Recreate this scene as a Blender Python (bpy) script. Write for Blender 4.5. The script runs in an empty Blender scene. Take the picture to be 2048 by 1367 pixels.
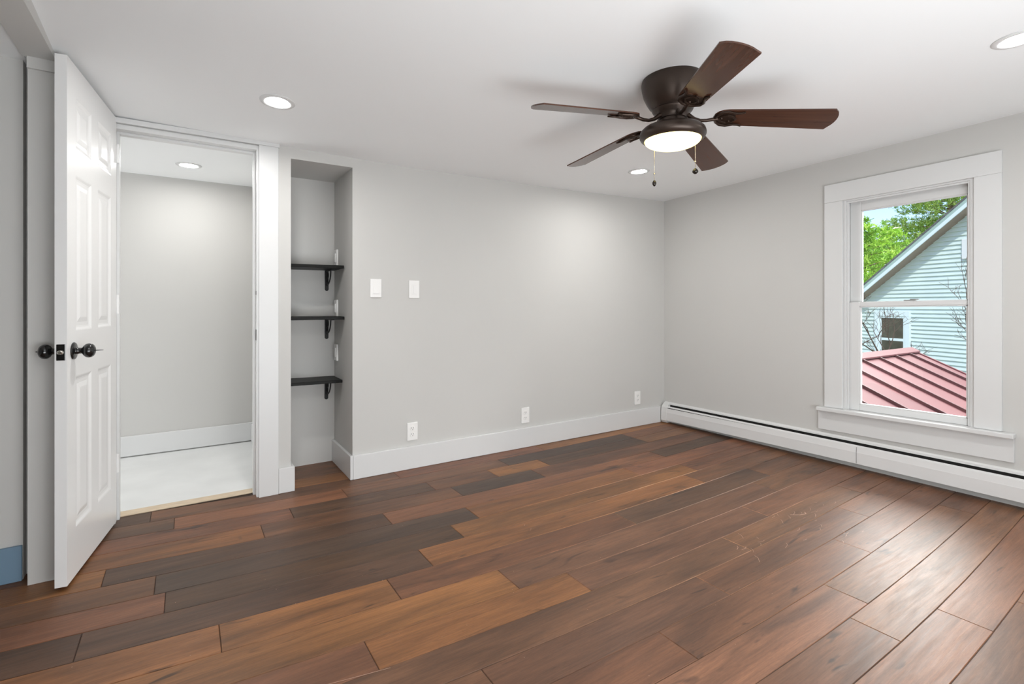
import bpy, bmesh, math, random
from mathutils import Vector, Matrix
random.seed(7)
S = bpy.context.scene
COL = S.collection
PI = math.pi

# ------------------------------------------------------------------ camera
F_PX, HORIZON, VPX, CAM_H = 1000.0, 610.0, 2560.0, 1.06
cam_d = bpy.data.cameras.new('camera'); cam = bpy.data.objects.new('camera', cam_d); COL.objects.link(cam)
cam_d.sensor_width = 36.0; cam_d.lens = 36.0 * F_PX / 2048.0
cam_d.shift_y = -(683.5 - HORIZON) / 2048.0
cam_d.clip_start = 0.02; cam_d.clip_end = 300
alpha = math.atan((VPX - 1024) / F_PX)
cam.location = (0, 0, CAM_H)
cam.rotation_euler = (PI / 2, 0, alpha - PI / 2)
S.camera = cam

# ------------------------------------------------------------------ world, sun, exposure
S.view_settings.view_transform = 'Standard'; S.view_settings.look = 'None'
S.view_settings.exposure = 0.07; S.view_settings.gamma = 1.0; S.view_settings.use_curve_mapping = False
SHEEN_CLOUD = 22.0
W = bpy.data.worlds.new('world'); S.world = W; W.use_nodes = True
wn = W.node_tree.nodes; wl = W.node_tree.links
bg = wn['Background']; sky = wn.new('ShaderNodeTexSky'); sky.sky_type = 'NISHITA'
sky.sun_disc = False; sky.sun_elevation = math.radians(50); sky.sun_rotation = math.radians(-119)
sky.air_density = 1.0; sky.dust_density = 0.6; sky.ozone_density = 1.5
bg.inputs['Strength'].default_value = 0.24
tint = wn.new('ShaderNodeVectorMath'); tint.operation = 'MULTIPLY'; tint.inputs[1].default_value = (.90, .92, 1.04)
wl.new(sky.outputs[0], tint.inputs[0]); wl.new(tint.outputs[0], bg.inputs['Color'])
# unseen bright cloud bank added high on the +X side to strengthen floor sheen
geo = wn.new('ShaderNodeTexCoord'); sep = wn.new('ShaderNodeSeparateXYZ'); wl.new(geo.outputs['Generated'], sep.inputs[0])


def ramp(sock, a, b):
    r = wn.new('ShaderNodeMapRange'); r.interpolation_type = 'SMOOTHSTEP'
    r.inputs['From Min'].default_value = a; r.inputs['From Max'].default_value = b; wl.new(sock, r.inputs['Value']); return r.outputs[0]


cn = wn.new('ShaderNodeTexNoise'); cn.inputs['Scale'].default_value = 3.0; cn.inputs['Detail'].default_value = 4; wl.new(geo.outputs['Generated'], cn.inputs['Vector'])
m1 = wn.new('ShaderNodeMath'); m1.operation = 'MULTIPLY'; wl.new(ramp(sep.outputs['Z'], .26, .38), m1.inputs[0]); wl.new(ramp(sep.outputs['X'], .25, .65), m1.inputs[1])
m2 = wn.new('ShaderNodeMath'); m2.operation = 'MULTIPLY'; wl.new(m1.outputs[0], m2.inputs[0]); wl.new(ramp(cn.outputs['Fac'], .22, .5), m2.inputs[1])
bg2 = wn.new('ShaderNodeBackground'); bg2.inputs['Color'].default_value = (1, .985, .965, 1); bg2.inputs['Strength'].default_value = SHEEN_CLOUD
ms = wn.new('ShaderNodeMixShader'); wl.new(m2.outputs[0], ms.inputs[0]); wl.new(bg.outputs[0], ms.inputs[1]); wl.new(bg2.outputs[0], ms.inputs[2])
wl.new(ms.outputs[0], wn['World Output'].inputs['Surface'])
SUN = Vector((-0.62, -0.34, 0.86)).normalized()
sd = bpy.data.lights.new('sun', 'SUN'); sd.energy = 3.3; sd.angle = 0.009; sd.color = (1, 0.96, 0.88)
so = bpy.data.objects.new('sun', sd); COL.objects.link(so); so.location = (0, 0, 30)
so.rotation_euler = SUN.to_track_quat('Z', 'Y').to_euler()


def area(name, loc, direction, sx, sy, power, color):
    d = bpy.data.lights.new(name, 'AREA'); d.shape = 'RECTANGLE'; d.size = sx; d.size_y = sy
    d.energy = power; d.color = color
    o = bpy.data.objects.new(name, d); COL.objects.link(o); o.location = loc
    o.rotation_euler = (-Vector(direction)).to_track_quat('Z', 'Y').to_euler()
    return o


# unseen fill lamps added behind the camera to brighten walls and ceiling
area('rear_fill', (1.0, -1.22, 1.2), (0, 1, 0.35), 1.3, 1.3, 10, (0.93, 0.97, 1.0))
area('rear_fill', (2.7, -1.22, 1.2), (0, 1, 0.30), 1.3, 1.3, 7, (0.93, 0.97, 1.0))
area('ceiling_fill', (.9, -.5, .25), (-.05, 1.25, 1), 2.9, 1.5, 84, (0.93, 0.97, 1.0))  # added uplight out of view, lifts the ceiling brightness
area('hall_fill', (-1.75, 3.8, .9), (1, .12, 0), 0.9, 1.4, 17, (1.0, 1.0, 1.0))  # added fill lamp at the hidden hall end, brightens the hall
LAMP = 310.0          # radiance of the recessed lamps
FANLAMP = 4.0


# ------------------------------------------------------------------ helpers
def lin(c):
    return tuple(((v / 255) / 12.92 if v / 255 <= .04045 else ((v / 255 + .055) / 1.055) ** 2.4) for v in c)


def mat(name, rgb, rough=0.5, metal=0.0, spec=0.5, coat=0.0, noise=0.0, nscale=8.0, bump=0.0, bscale=200.0, stretch=(1, 1, 1)):
    m = bpy.data.materials.new(name); m.use_nodes = True
    nt = m.node_tree; b = nt.nodes['Principled BSDF']
    col = tuple(rgb) + (1,)
    b.inputs['Base Color'].default_value = col
    b.inputs['Roughness'].default_value = rough; b.inputs['Metallic'].default_value = metal
    b.inputs['Specular IOR Level'].default_value = spec; b.inputs['Coat Weight'].default_value = coat
    b.inputs['Coat Roughness'].default_value = 0.15
    tc = nt.nodes.new('ShaderNodeTexCoord'); mp = nt.nodes.new('ShaderNodeMapping')
    mp.inputs['Scale'].default_value = stretch
    nt.links.new(tc.outputs['Object'], mp.inputs['Vector'])
    if noise > 0:
        n = nt.nodes.new('ShaderNodeTexNoise'); n.inputs['Scale'].default_value = nscale; n.inputs['Detail'].default_value = 5
        nt.links.new(mp.outputs[0], n.inputs['Vector'])
        r = nt.nodes.new('ShaderNodeMapRange')
        r.inputs['From Min'].default_value = .3; r.inputs['From Max'].default_value = .7
        r.inputs['To Min'].default_value = 1 - noise; r.inputs['To Max'].default_value = 1 + noise
        nt.links.new(n.outputs['Fac'], r.inputs['Value'])
        mx = nt.nodes.new('ShaderNodeVectorMath'); mx.operation = 'MULTIPLY'
        mx.inputs[0].default_value = rgb
        nt.links.new(r.outputs[0], mx.inputs[1]); nt.links.new(mx.outputs[0], b.inputs['Base Color'])
    if bump > 0:
        n2 = nt.nodes.new('ShaderNodeTexNoise'); n2.inputs['Scale'].default_value = bscale; n2.inputs['Detail'].default_value = 3
        nt.links.new(mp.outputs[0], n2.inputs['Vector'])
        bp = nt.nodes.new('ShaderNodeBump'); bp.inputs['Strength'].default_value = bump; bp.inputs['Distance'].default_value = 0.002
        nt.links.new(n2.outputs['Fac'], bp.inputs['Height']); nt.links.new(bp.outputs[0], b.inputs['Normal'])
    return m


def emis(name, rgb, strength, base=(.8, .8, .8)):
    m = mat(name, base, .4)
    b = m.node_tree.nodes['Principled BSDF']
    b.inputs['Emission Color'].default_value = tuple(rgb) + (1,); b.inputs['Emission Strength'].default_value = strength
    return m


def link(name, bm, m, parent=None, smooth=False, auto=None):
    me = bpy.data.meshes.new(name); bmesh.ops.recalc_face_normals(bm, faces=bm.faces[:])
    bm.to_mesh(me); bm.free()
    for mm in (m if isinstance(m, (list, tuple)) else [m]): me.materials.append(mm)
    if smooth:
        for p in me.polygons: p.use_smooth = True
    if auto:
        for p in me.polygons: p.use_smooth = True
        me.set_sharp_from_angle(angle=math.radians(auto))
    o = bpy.data.objects.new(name, me); COL.objects.link(o)
    if parent: o.parent = parent
    return o


def tag(o, label=None, cat=None, group=None, kind=None):
    if label: o['label'] = label
    if cat: o['category'] = cat
    if group: o['group'] = group
    if kind: o['kind'] = kind
    return o


def empty(name, loc=(0, 0, 0), rot=(0, 0, 0), **k):
    o = bpy.data.objects.new(name, None); COL.objects.link(o); o.location = loc; o.rotation_euler = rot
    o.empty_display_size = 0.1
    return tag(o, **k)


def copy_tree(o, parent=None):
    c = o.copy(); COL.objects.link(c); c.parent = parent
    for ch in list(o.children): copy_tree(ch, c)
    return c


def box(bm, x0, x1, y0, y1, z0, z1, bev=0.0, seg=1, mi=0):
    vs = [bm.verts.new(p) for p in ((x0, y0, z0), (x1, y0, z0), (x1, y1, z0), (x0, y1, z0), (x0, y0, z1), (x1, y0, z1), (x1, y1, z1), (x0, y1, z1))]
    fs = [bm.faces.new([vs[i] for i in q]) for q in ((0, 3, 2, 1), (4, 5, 6, 7), (0, 1, 5, 4), (1, 2, 6, 5), (2, 3, 7, 6), (3, 0, 4, 7))]
    for f in fs: f.material_index = mi
    if bev > 0:
        es = list({e for f in fs for e in f.edges})
        r = bmesh.ops.bevel(bm, geom=es, offset=bev, segments=seg, affect='EDGES', profile=.5)
        for f in r['faces']: f.material_index = mi
    return vs


def lathe(bm, prof, n=48, M=None, cap=True, mi=0):
    rings = []
    for r, z in prof:
        ring = []
        if r < 1e-6:
            v = bm.verts.new((0, 0, z)); ring = [v] * n
        else:
            ring = [bm.verts.new((r * math.cos(2 * PI * i / n), r * math.sin(2 * PI * i / n), z)) for i in range(n)]
        rings.append(ring)
    allv = set()
    for a, b in zip(rings[:-1], rings[1:]):
        for i in range(n):
            j = (i + 1) % n
            q = [a[i], a[j], b[j], b[i]]
            u = []
            for v in q:
                if v not in u: u.append(v)
            if len(u) >= 3:
                f = bm.faces.new(u); f.material_index = mi
    for r in rings: allv.update(r)
    if cap:
        for ring in (rings[0], rings[-1]):
            if len(set(ring)) == n:
                f = bm.faces.new(ring); f.material_index = mi
    if M is not None:
        bmesh.ops.transform(bm, matrix=M, verts=list(allv))
    return list(allv)


def tube(bm, pts, rad, n=8, mi=0, cap=True):
    pts = [Vector(p) for p in pts]
    rads = rad if isinstance(rad, (list, tuple)) else [rad] * len(pts)
    prev = None; up = None
    for i, p in enumerate(pts):
        d = (pts[min(i + 1, len(pts) - 1)] - pts[max(i - 1, 0)]).normalized()
        if up is None:
            up = Vector((0, 0, 1)) if abs(d.z) < .9 else Vector((1, 0, 0))
        side = d.cross(up)
        if side.length < 1e-5: side = d.orthogonal()
        side.normalize(); up = side.cross(d).normalized()
        ring = [bm.verts.new(p + rads[i] * (math.cos(2 * PI * k / n) * side + math.sin(2 * PI * k / n) * up)) for k in range(n)]
        if prev:
            for k in range(n):
                f = bm.faces.new([prev[k], prev[(k + 1) % n], ring[(k + 1) % n], ring[k]]); f.material_index = mi
        elif cap:
            f = bm.faces.new(ring); f.material_index = mi
        prev = ring
    if cap:
        f = bm.faces.new(prev); f.material_index = mi


def prism(bm, poly, axis, a0, a1, mi=0):
    """extrude closed 2-D polygon along axis; poly coordinates are the two other axes in xyz order"""
    def P(u, v, a):
        return {'x': (a, u, v), 'y': (u, a, v), 'z': (u, v, a)}[axis]
    A = [bm.verts.new(P(u, v, a0)) for u, v in poly]; B = [bm.verts.new(P(u, v, a1)) for u, v in poly]
    n = len(poly)
    fs = [bm.faces.new(A[::-1]), bm.faces.new(B)]
    for i in range(n):
        fs.append(bm.faces.new([A[i], A[(i + 1) % n], B[(i + 1) % n], B[i]]))
    for f in fs: f.material_index = mi
    return A + B


def simple(name, m, parent, *boxes, bev=0.0, seg=1):
    bm = bmesh.new()
    for b in boxes: box(bm, *b, bev=bev, seg=seg)
    return link(name, bm, m, parent)


def struct(o, label=None):
    return tag(o, label=label, kind='structure')


# ------------------------------------------------------------------ materials
M_wall = mat('wall_paint_light_grey', (.60, .594, .575), .62, spec=.3, noise=.012, nscale=2, bump=.06, bscale=320)
M_ceil = mat('ceiling_paint_white', (.89, .905, .91), .8, spec=.2, bump=.04, bscale=150)
M_trim = mat('trim_paint_white', (.705, .71, .708), .35, spec=.45, noise=.008, nscale=4)
M_door = mat('door_paint_white', (.84, .84, .835), .27, spec=.5, bump=.05, bscale=60, stretch=(6, 6, .5))
M_heater = mat('heater_enamel_white', (.74, .74, .735), .35, spec=.45)
M_plate = mat('plate_plastic_white', (.88, .875, .86), .3, spec=.5)
M_dark = mat('dark_gap', (.015, .014, .013), .8)
M_black = mat('black_knob_metal', (.008, .008, .008), .16, spec=.6, coat=.3)
M_shelf = mat('shelf_black_wood', (.006, .006, .005), .45, spec=.18, noise=.3, nscale=6, stretch=(1, 8, 8))
M_iron = mat('bracket_black_iron', (.008, .008, .008), .5, spec=.4)
M_bronze = mat('fan_oiled_bronze', (.052, .036, .028), .36, metal=.55, spec=.5, noise=.12, nscale=14)
M_iron2 = mat('blade_iron_bronze', (.045, .028, .02), .3, metal=.65, noise=.2, nscale=30)
M_chrome = mat('pull_chain_metal', (.55, .5, .42), .25, metal=1)
M_knobdark = mat('pull_knob_dark', (.04, .035, .03), .12, metal=.7)
M_strike = mat('strike_plate_dark', (.03, .028, .025), .35, metal=.7)
M_brass = mat('latch_bolt_brass', (.75, .72, .66), .2, metal=1)
M_hallfloor = mat('hall_subfloor_white_primer', (.74, .75, .745), .75, noise=.05, nscale=3.5)
M_thresh = mat('threshold_bare_wood', (.62, .50, .36), .6, noise=.12, nscale=20, stretch=(1, 6, 6))
M_blue = mat('closet_baseboard_shade_blue', (.17, .27, .37), .5)  # white baseboard's blue shade tint put into the base colour
M_led = emis('recessed_lamp_lens', (1.0, .985, .96), LAMP)
M_led2 = emis('hall_lamp_lens', (1.0, .985, .96), LAMP * .6)
M_fanglass = emis('fan_frosted_glass', (1.0, .83, .27), FANLAMP, (.85, .8, .7))
M_glass = bpy.data.materials.new('window_glass'); M_glass.use_nodes = True
nt = M_glass.node_tree; nt.nodes.clear()
o_ = nt.nodes.new('ShaderNodeOutputMaterial'); mx = nt.nodes.new('ShaderNodeMixShader'); tr = nt.nodes.new('ShaderNodeBsdfTransparent')
gl = nt.nodes.new('ShaderNodeBsdfGlossy'); fr = nt.nodes.new('ShaderNodeFresnel'); gl.inputs['Roughness'].default_value = .01
fr.inputs['IOR'].default_value = 1.3; tr.inputs['Color'].default_value = (.97, .985, .98, 1)
nt.links.new(fr.outputs[0], mx.inputs[0]); nt.links.new(tr.outputs[0], mx.inputs[1]); nt.links.new(gl.outputs[0], mx.inputs[2]); nt.links.new(mx.outputs[0], o_.inputs['Surface'])


def wood_blade():
    m = mat('fan_blade_walnut', (.1, .04, .025), .26, spec=.4, coat=.2)
    nt = m.node_tree; b = nt.nodes['Principled BSDF']
    tc = nt.nodes.new('ShaderNodeTexCoord'); mp = nt.nodes.new('ShaderNodeMapping'); mp.inputs['Scale'].default_value = (1.0, 18, 18)
    n = nt.nodes.new('ShaderNodeTexNoise'); n.inputs['Scale'].default_value = 3.0; n.inputs['Detail'].default_value = 6; n.inputs['Distortion'].default_value = .6
    r = nt.nodes.new('ShaderNodeValToRGB'); r.color_ramp.elements[0].position = .3; r.color_ramp.elements[1].position = .72
    r.color_ramp.elements[0].color = (.050, .020, .012, 1); r.color_ramp.elements[1].color = (.085, .033, .018, 1)
    nt.links.new(tc.outputs['Object'], mp.inputs[0]); nt.links.new(mp.outputs[0], n.inputs['Vector']); nt.links.new(n.outputs['Fac'], r.inputs[0]); nt.links.new(r.outputs[0], b.inputs['Base Color'])
    return m


M_blade = wood_blade()


def floor_material():
    m = bpy.data.materials.new('hardwood_planks'); m.use_nodes = True
    nt = m.node_tree; N = nt.nodes; L = nt.links; b = N['Principled BSDF']
    at = N.new('ShaderNodeAttribute'); at.attribute_name = 'tone'       # per plank: colour; alpha unused
    sh = N.new('ShaderNodeAttribute'); sh.attribute_name = 'shift'      # per plank random offset of the grain
    tc = N.new('ShaderNodeTexCoord')
    add = N.new('ShaderNodeVectorMath'); add.operation = 'ADD'
    L.new(tc.outputs['Object'], add.inputs[0]); L.new(sh.outputs['Vector'], add.inputs[1])

    def noise(scale, vec, detail, dist, rough=.6):
        mp = N.new('ShaderNodeMapping'); mp.inputs['Scale'].default_value = vec
        n = N.new('ShaderNodeTexNoise'); n.inputs['Scale'].default_value = scale; n.inputs['Detail'].default_value = detail
        n.inputs['Distortion'].default_value = dist; n.inputs['Roughness'].default_value = rough
        L.new(add.outputs[0], mp.inputs[0]); L.new(mp.outputs[0], n.inputs['Vector'])
        return n.outputs['Fac']

    def rng(src, a, bb, c, d):
        r = N.new('ShaderNodeMapRange'); r.inputs['From Min'].default_value = a; r.inputs['From Max'].default_value = bb
        r.inputs['To Min'].default_value = c; r.inputs['To Max'].default_value = d; L.new(src, r.inputs['Value']); return r.outputs[0]

    def mul(a, bsock):
        x = N.new('ShaderNodeMath'); x.operation = 'MULTIPLY'; L.new(a, x.inputs[0]); L.new(bsock, x.inputs[1]); return x.outputs[0]
    broad = rng(noise(1.0, (1.3, 9, 1), 3, .8), .32, .7, .62, 1.38)       # broad darker / lighter figure in a plank
    grain = rng(noise(2.0, (3, 75, 1), 6, .5, .7), .3, .7, .72, 1.24)
    fine = rng(noise(4.0, (14, 170, 1), 3, .2), .3, .7, .86, 1.13)
    knots = rng(noise(1.0, (3.2, 15, 1), 2, 1.4), .24, .36, .32, 1.0)       # small dark knots and mineral streaks
    f = mul(mul(mul(broad, grain), fine), knots)
    vm = N.new('ShaderNodeVectorMath'); vm.operation = 'MULTIPLY'
    L.new(at.outputs['Color'], vm.inputs[0]); L.new(f, vm.inputs[1])
    L.new(vm.outputs[0], b.inputs['Base Color'])
    rr = rng(noise(2.0, (3, 30, 1), 4, .3), .3, .7, .40, .50)
    L.new(rr, b.inputs['Roughness'])
    b.inputs['Specular IOR Level'].default_value = .34
    b.inputs['Coat Weight'].default_value = .28; b.inputs['Coat Roughness'].default_value = .60; b.inputs['Coat IOR'].default_value = 1.55
    bp = N.new('ShaderNodeBump'); bp.inputs['Strength'].default_value = .14; bp.inputs['Distance'].default_value = .0015
    L.new(grain, bp.inputs['Height']); L.new(bp.outputs[0], b.inputs['Normal'])
    return m


M_floor = floor_material()
M_floorgap = mat('floor_groove', (.03, .014, .008), .7)
M_scratch = mat('floor_scuff_mark', (.55, .36, .27), .6)

# ------------------------------------------------------------------ room dimensions
YB = 3.084     # back wall
XR = 3.673     # right (window) wall
XL = -0.42     # left wall
YR = -1.30     # rear wall
TOP = 2.12


def zceil(x, y):
    pts = ((-.7, 1.975), (-.42, 1.975), (.43, 1.961), (1.2, 1.952), (2.5, 1.972), (3.673, 2.012), (4.0, 2.02))
    x = min(max(x, -.7), 4.0)
    for (a, za), (b, zb) in zip(pts[:-1], pts[1:]):
        if x <= b:
            zb_ = za + (zb - za) * (x - a) / (b - a); break
    k = .08 + (.026 - .08) * min(max((x + .42) / 1.4, 0), 1)
    d = max(YB - y, 0)
    return zb_ + k * min(d, .9) + .0235 * max(d - .9, 0)


# ------------------------------------------------------------------ floor
def build_floor():
    g = lambda x: .022 * (min(x, 2.9) - 1.8) ** 2 + .044 * max(x - 2.9, 0)
    rows = [.504, .651, .797, .945, 1.097, 1.246, 1.39, 1.54, 1.70, 1.86, 2.02, 2.17, 2.325, 2.475, 2.636, 2.785, 2.93, 3.08, 3.23, 3.38, 3.54]
    y = .504
    while y > YR - .15:
        y -= .147; rows.insert(0, y)
    base = rows.index(.504)
    D = (.088, .042, .020); M = (.152, .066, .029); R = (.168, .067, .030); O = (.220, .090, .028); L = (.185, .083, .040); K = (.074, .040, .023); E_ = (.136, .062, .030)
    # rows above .504 as seen: list of (x end of plank, tone)
    spec = {
        0: [(-.1, M), (2.198, R), (9, L)], 1: [(.55, R), (1.888, M), (9, L)], 2: [(-.2, M), (.9, R), (2.03, L), (3.35, L), (9, M)],
        3: [(.1, R), (1.285, R), (2.46, M), (9, L)], 4: [(.72, E_), (1.67, E_), (2.867, M), (9, M)],
        5: [(.35, R), (2.05, E_), (3.2, M), (9, M)], 6: [(.47, R), (1.262, O), (2.454, E_), (9, M)],
        7: [(-.22, D), (1.045, O), (2.84, E_), (9, M)], 8: [(.09, O), (.65, O), (1.828, R), (3.05, D), (9, M)],
        9: [(-.283, D), (.842, D), (2.6, O), (9, M)], 10: [(1.065, D), (2.75, O), (9, R)],
        11: [(-.1, M), (1.224, K), (2.38, O), (9, R)], 12: [(-.27, O), (.836, D), (2.81, R), (9, D)],
        13: [(.3, O), (1.29, M), (1.86, K), (9, M)], 14: [(.45, R), (1.2, D), (1.62, M), (2.02, O), (3.0, D), (9, M)],
        15: [(-.05, D), (.75, R), (1.79, M), (3.0, K), (9, R)], 16: [(-.15, D), (1.1, M), (2.2, R), (9, O)]}
    bm = bmesh.new()
    tone = bm.loops.layers.float_color.new('tone'); shift = bm.loops.layers.float_vector.new('shift')
    tones = [D, M, R, M, O, L, D, R]
    for i in range(len(rows) - 1):
        v0, v1 = rows[i], rows[i + 1]
        ki = i - base
        if ki in spec:
            segs = []; x = -1.75
            lead = x
            while lead < spec[ki][0][0] - 1.5:
                lead += random.uniform(.8, 1.2); segs.append((lead, random.choice(tones)))
            for xe, t in spec[ki]:
                if segs and xe <= segs[-1][0] + .2: segs[-1] = (xe, t)
                else: segs.append((xe, t))
        else:
            x = -1.75 + random.uniform(0, .8); segs = [(x, random.choice(tones))]
            while x < 4.2:
                x += random.uniform(.6, 1.35); segs.append((x, random.choice(tones)))
        x0 = -1.75
        for xe, t in segs:
            last = xe >= 3.75
            x1 = min(xe, 3.80)
            if v1 > 3.1 and x0 < .46:
                x0 = .46
            if x1 - x0 < .02: continue
            j = random.uniform(.88, 1.13); hue = random.uniform(.97, 1.02)
            c = (t[0] * j, t[1] * j * hue, t[2] * j / hue, 1)
            off = (random.uniform(-50, 50), random.uniform(-50, 50), random.uniform(-5, 5))
            gp = .0007; ch = .0016; n = max(1, int((x1 - x0) / .3)); lip = random.uniform(-.0003, .0003)
            cols = []
            for q in range(n + 1):
                xx = x0 + (x1 - x0) * q / n
                xo = xx + (gp if q == 0 else (-gp if q == n else 0))
                xi = xx + (gp + ch if q == 0 else (-gp - ch if q == n else 0))
                gg = g(xx)
                zin = lip
                cols.append([bm.verts.new((xo, v0 + gg + gp, -.0022)), bm.verts.new((xi, v0 + gg + gp + ch, zin)), bm.verts.new((xi, v1 + gg - gp - ch, zin)), bm.verts.new((xo, v1 + gg - gp, -.0022))])
            fs = []
            for a, b in zip(cols[:-1], cols[1:]):
                for k in range(3): fs.append(bm.faces.new([a[k], b[k], b[k + 1], a[k + 1]]))
            fs.append(bm.faces.new([cols[0][0], cols[0][1], cols[0][2], cols[0][3]])); fs.append(bm.faces.new([cols[-1][3], cols[-1][2], cols[-1][1], cols[-1][0]]))
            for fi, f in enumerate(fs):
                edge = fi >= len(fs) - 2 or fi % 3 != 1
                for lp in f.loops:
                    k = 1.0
                    if edge:      # window glint on the bevels painted in as a paler tone
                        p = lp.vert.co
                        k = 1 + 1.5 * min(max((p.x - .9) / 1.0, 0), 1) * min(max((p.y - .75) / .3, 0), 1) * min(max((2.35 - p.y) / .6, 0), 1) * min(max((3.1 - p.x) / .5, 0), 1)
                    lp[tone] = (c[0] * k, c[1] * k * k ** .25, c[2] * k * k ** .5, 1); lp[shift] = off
            x0 = x1
            if last: break
    # subfloor seen in the grooves, with everything cut off at the walls
    vs = box(bm, -1.75, 3.80, rows[0], 3.56, -.05, -.0021, mi=1)
    # scuffs
    def scuff(px, w=.0012):
        for a, b in zip(px[:-1], px[1:]):
            a = Vector(a); b = Vector(b); d = (b - a).normalized(); s = Vector((-d.y, d.x)) * w
            f = bm.faces.new([bm.verts.new((p.x, p.y, .0006)) for p in (a - s, b - s, b + s * .6, a + s * .6)]); f.material_index = 2
    rr = random.Random(3)
    for cx, cy, n, sp in ((2.44, 1.33, 8, .07), (2.05, 1.26, 9, .07), (2.72, 1.33, 7, .09), (2.55, 1.12, 9, .12), (1.34, 1.95, 2, .03), (.25, 1.35, 2, .05)):
        for _ in range(n):
            x, y = cx + rr.gauss(0, sp), cy + rr.gauss(0, sp * .6); a = rr.uniform(-.4, .9); l = rr.uniform(.008, .035)
            p1 = (x + l * math.cos(a), y + l * math.sin(a)); p2 = (p1[0] + l * .6 * math.cos(a + .5), p1[1] + l * .6 * math.sin(a + .5))
            scuff([(x, y), p1, p2], rr.uniform(.0004, .0011))
    scuff([(2.56, 1.352), (2.60, 1.325), (2.64, 1.315), (2.655, 1.33)], .0022)
    scuff([(.18, 1.50), (.30, 1.46), (.42, 1.435), (.50, 1.42)], .0009)
    for _ in range(70):
        x, y = rr.uniform(-.3, 2.2), rr.uniform(.8, 2.6); s = rr.uniform(.0006, .0014)
        f = bm.faces.new([bm.verts.new((x + s * math.cos(k * 1.05), y + s * math.sin(k * 1.05), .0006)) for k in range(6)]); f.material_index = 2
    # cut the part of the planks that lies beyond the back wall except niche and door sill
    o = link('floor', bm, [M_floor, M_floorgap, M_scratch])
    me = o.data
    return struct(o, 'dark reddish brown hardwood plank floor with scuffs')


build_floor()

# ------------------------------------------------------------------ ceiling
bm = bmesh.new(); n = 56
xs = [-.60 + (4.0 + .60) * i / n for i in range(n + 1)]
xs[[i for i, x in enumerate(xs) if x > XL][0]] = XL + .001
ys = [YR - .05 + (YB + .04 - YR + .05) * j / n for j in range(n + 1)]
vv = [[bm.verts.new((x, y, zceil(x, y))) for y in ys] for x in xs]
for i in range(n):
    for j in range(n): bm.faces.new([vv[i][j], vv[i][j + 1], vv[i + 1][j + 1], vv[i + 1][j]])
r = bmesh.ops.extrude_face_region(bm, geom=bm.faces[:])
for v in [g for g in r['geom'] if isinstance(g, bmesh.types.BMVert)]: v.co.z = TOP + .25
struct(link('ceiling', bm, M_ceil, smooth=False, auto=30), 'white slightly uneven low ceiling')

# ------------------------------------------------------------------ walls
bm = bmesh.new()
Y2 = 3.20
for b in ((-.62, -.31, YB, Y2, -.02, TOP), (-.31, .345, YB, Y2, 1.94, TOP), (.345, .50, YB, Y2, -.02, TOP), (.50, .848, YB, Y2, 1.898, TOP), (.848, 3.80, YB, Y2, -.02, TOP)):
    box(bm, *b)
box(bm, .848, 1.0, Y2, 3.62, -.02, TOP); box(bm, .44, .50, Y2, 4.45, -.02, TOP); box(bm, .50, .848, 3.53, 3.62, -.02, TOP); box(bm, .50, .848, Y2, 3.53, 1.898, TOP)
struct(link('wall_back', bm, M_wall), 'light grey back wall with doorway and shelf niche')
# window opening in right wall
WY0, WY1, WZ0, WZ1 = .925, 1.59, .335, 1.775
bm = bmesh.new()
for b in ((XR, 3.82, YR, WY0, -.02, TOP), (XR, 3.82, WY1, YB, -.02, TOP), (XR, 3.82, WY0, WY1, -.02, WZ0), (XR, 3.82, WY0, WY1, WZ1, TOP)): box(bm, *b)
struct(link('wall_right', bm, M_wall), 'light grey right wall around the window')
bm = bmesh.new()
box(bm, XL - .084, XL, 2.585, YB, -.02, TOP)                       # stub beside the open door
box(bm, XL - .098, XL, .6, 2.585, 1.998, TOP)                      # header of the closet opening
box(bm, XL - .10, XL, YR, .6, -.02, TOP)
box(bm, XL - .084, XL - .001, 2.572, 2.584, 1.955, 1.998)          # drop block at header end
struct(link('wall_left', bm, M_wall), 'grey left wall with cased closet opening')
struct(simple('wall_rear', M_wall, None, (-1.7, 3.82, YR - .1, YR, -.02, TOP)), 'grey rear wall')
struct(simple('wall_closet', M_wall, None, (-1.7, -.530, 2.655, 2.70, -.02, TOP), (-1.8, -1.7, YR, 3.2, -.02, TOP), (-1.7, XL - .085, 2.701, 3.2, -.02, TOP)), 'grey inner wall of the closet at left')
struct(simple('ceiling_closet', M_ceil, None, (-1.7, XL - .099, YR, 2.90, 2.008, TOP)), 'ceiling of the closet')
struct(simple('baseboard_closet', M_blue, None, (-1.7, -.531, 2.640, 2.6545, 0, .135), bev=.002), 'white baseboard inside the closet, blue shade tint in its colour')
# hall behind the doorway
struct(simple('wall_hall', M_wall, None, (-1.9, .44, 4.40, 4.5, -.02, TOP), (-2.0, -1.9, Y2, 4.5, -.02, TOP), (-1.9, -.62, Y2 - .1, Y2, -.02, TOP)), 'pale grey hall wall seen through the doorway')
struct(simple('ceiling_hall', M_ceil, None, (-1.9, .44, Y2, 4.40, 1.988, TOP)), 'white hall ceiling')
struct(simple('floor_hall', M_hallfloor, None, (-1.9, .44, Y2 + .001, 4.40, -.03, -.002)), 'white primed subfloor of the hall')
struct(simple('baseboard_hall', M_trim, None, (-1.9, .44, 4.382, 4.399, .006, .145), (.422, .439, Y2 + .002, 4.381, .006, .135), bev=.002), 'white hall baseboard')
struct(simple('trim_2', M_thresh, None, (-.285, .322, 3.165, 3.235, -.001, .006), bev=.002), 'bare pale wood threshold strip in the doorway')

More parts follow.
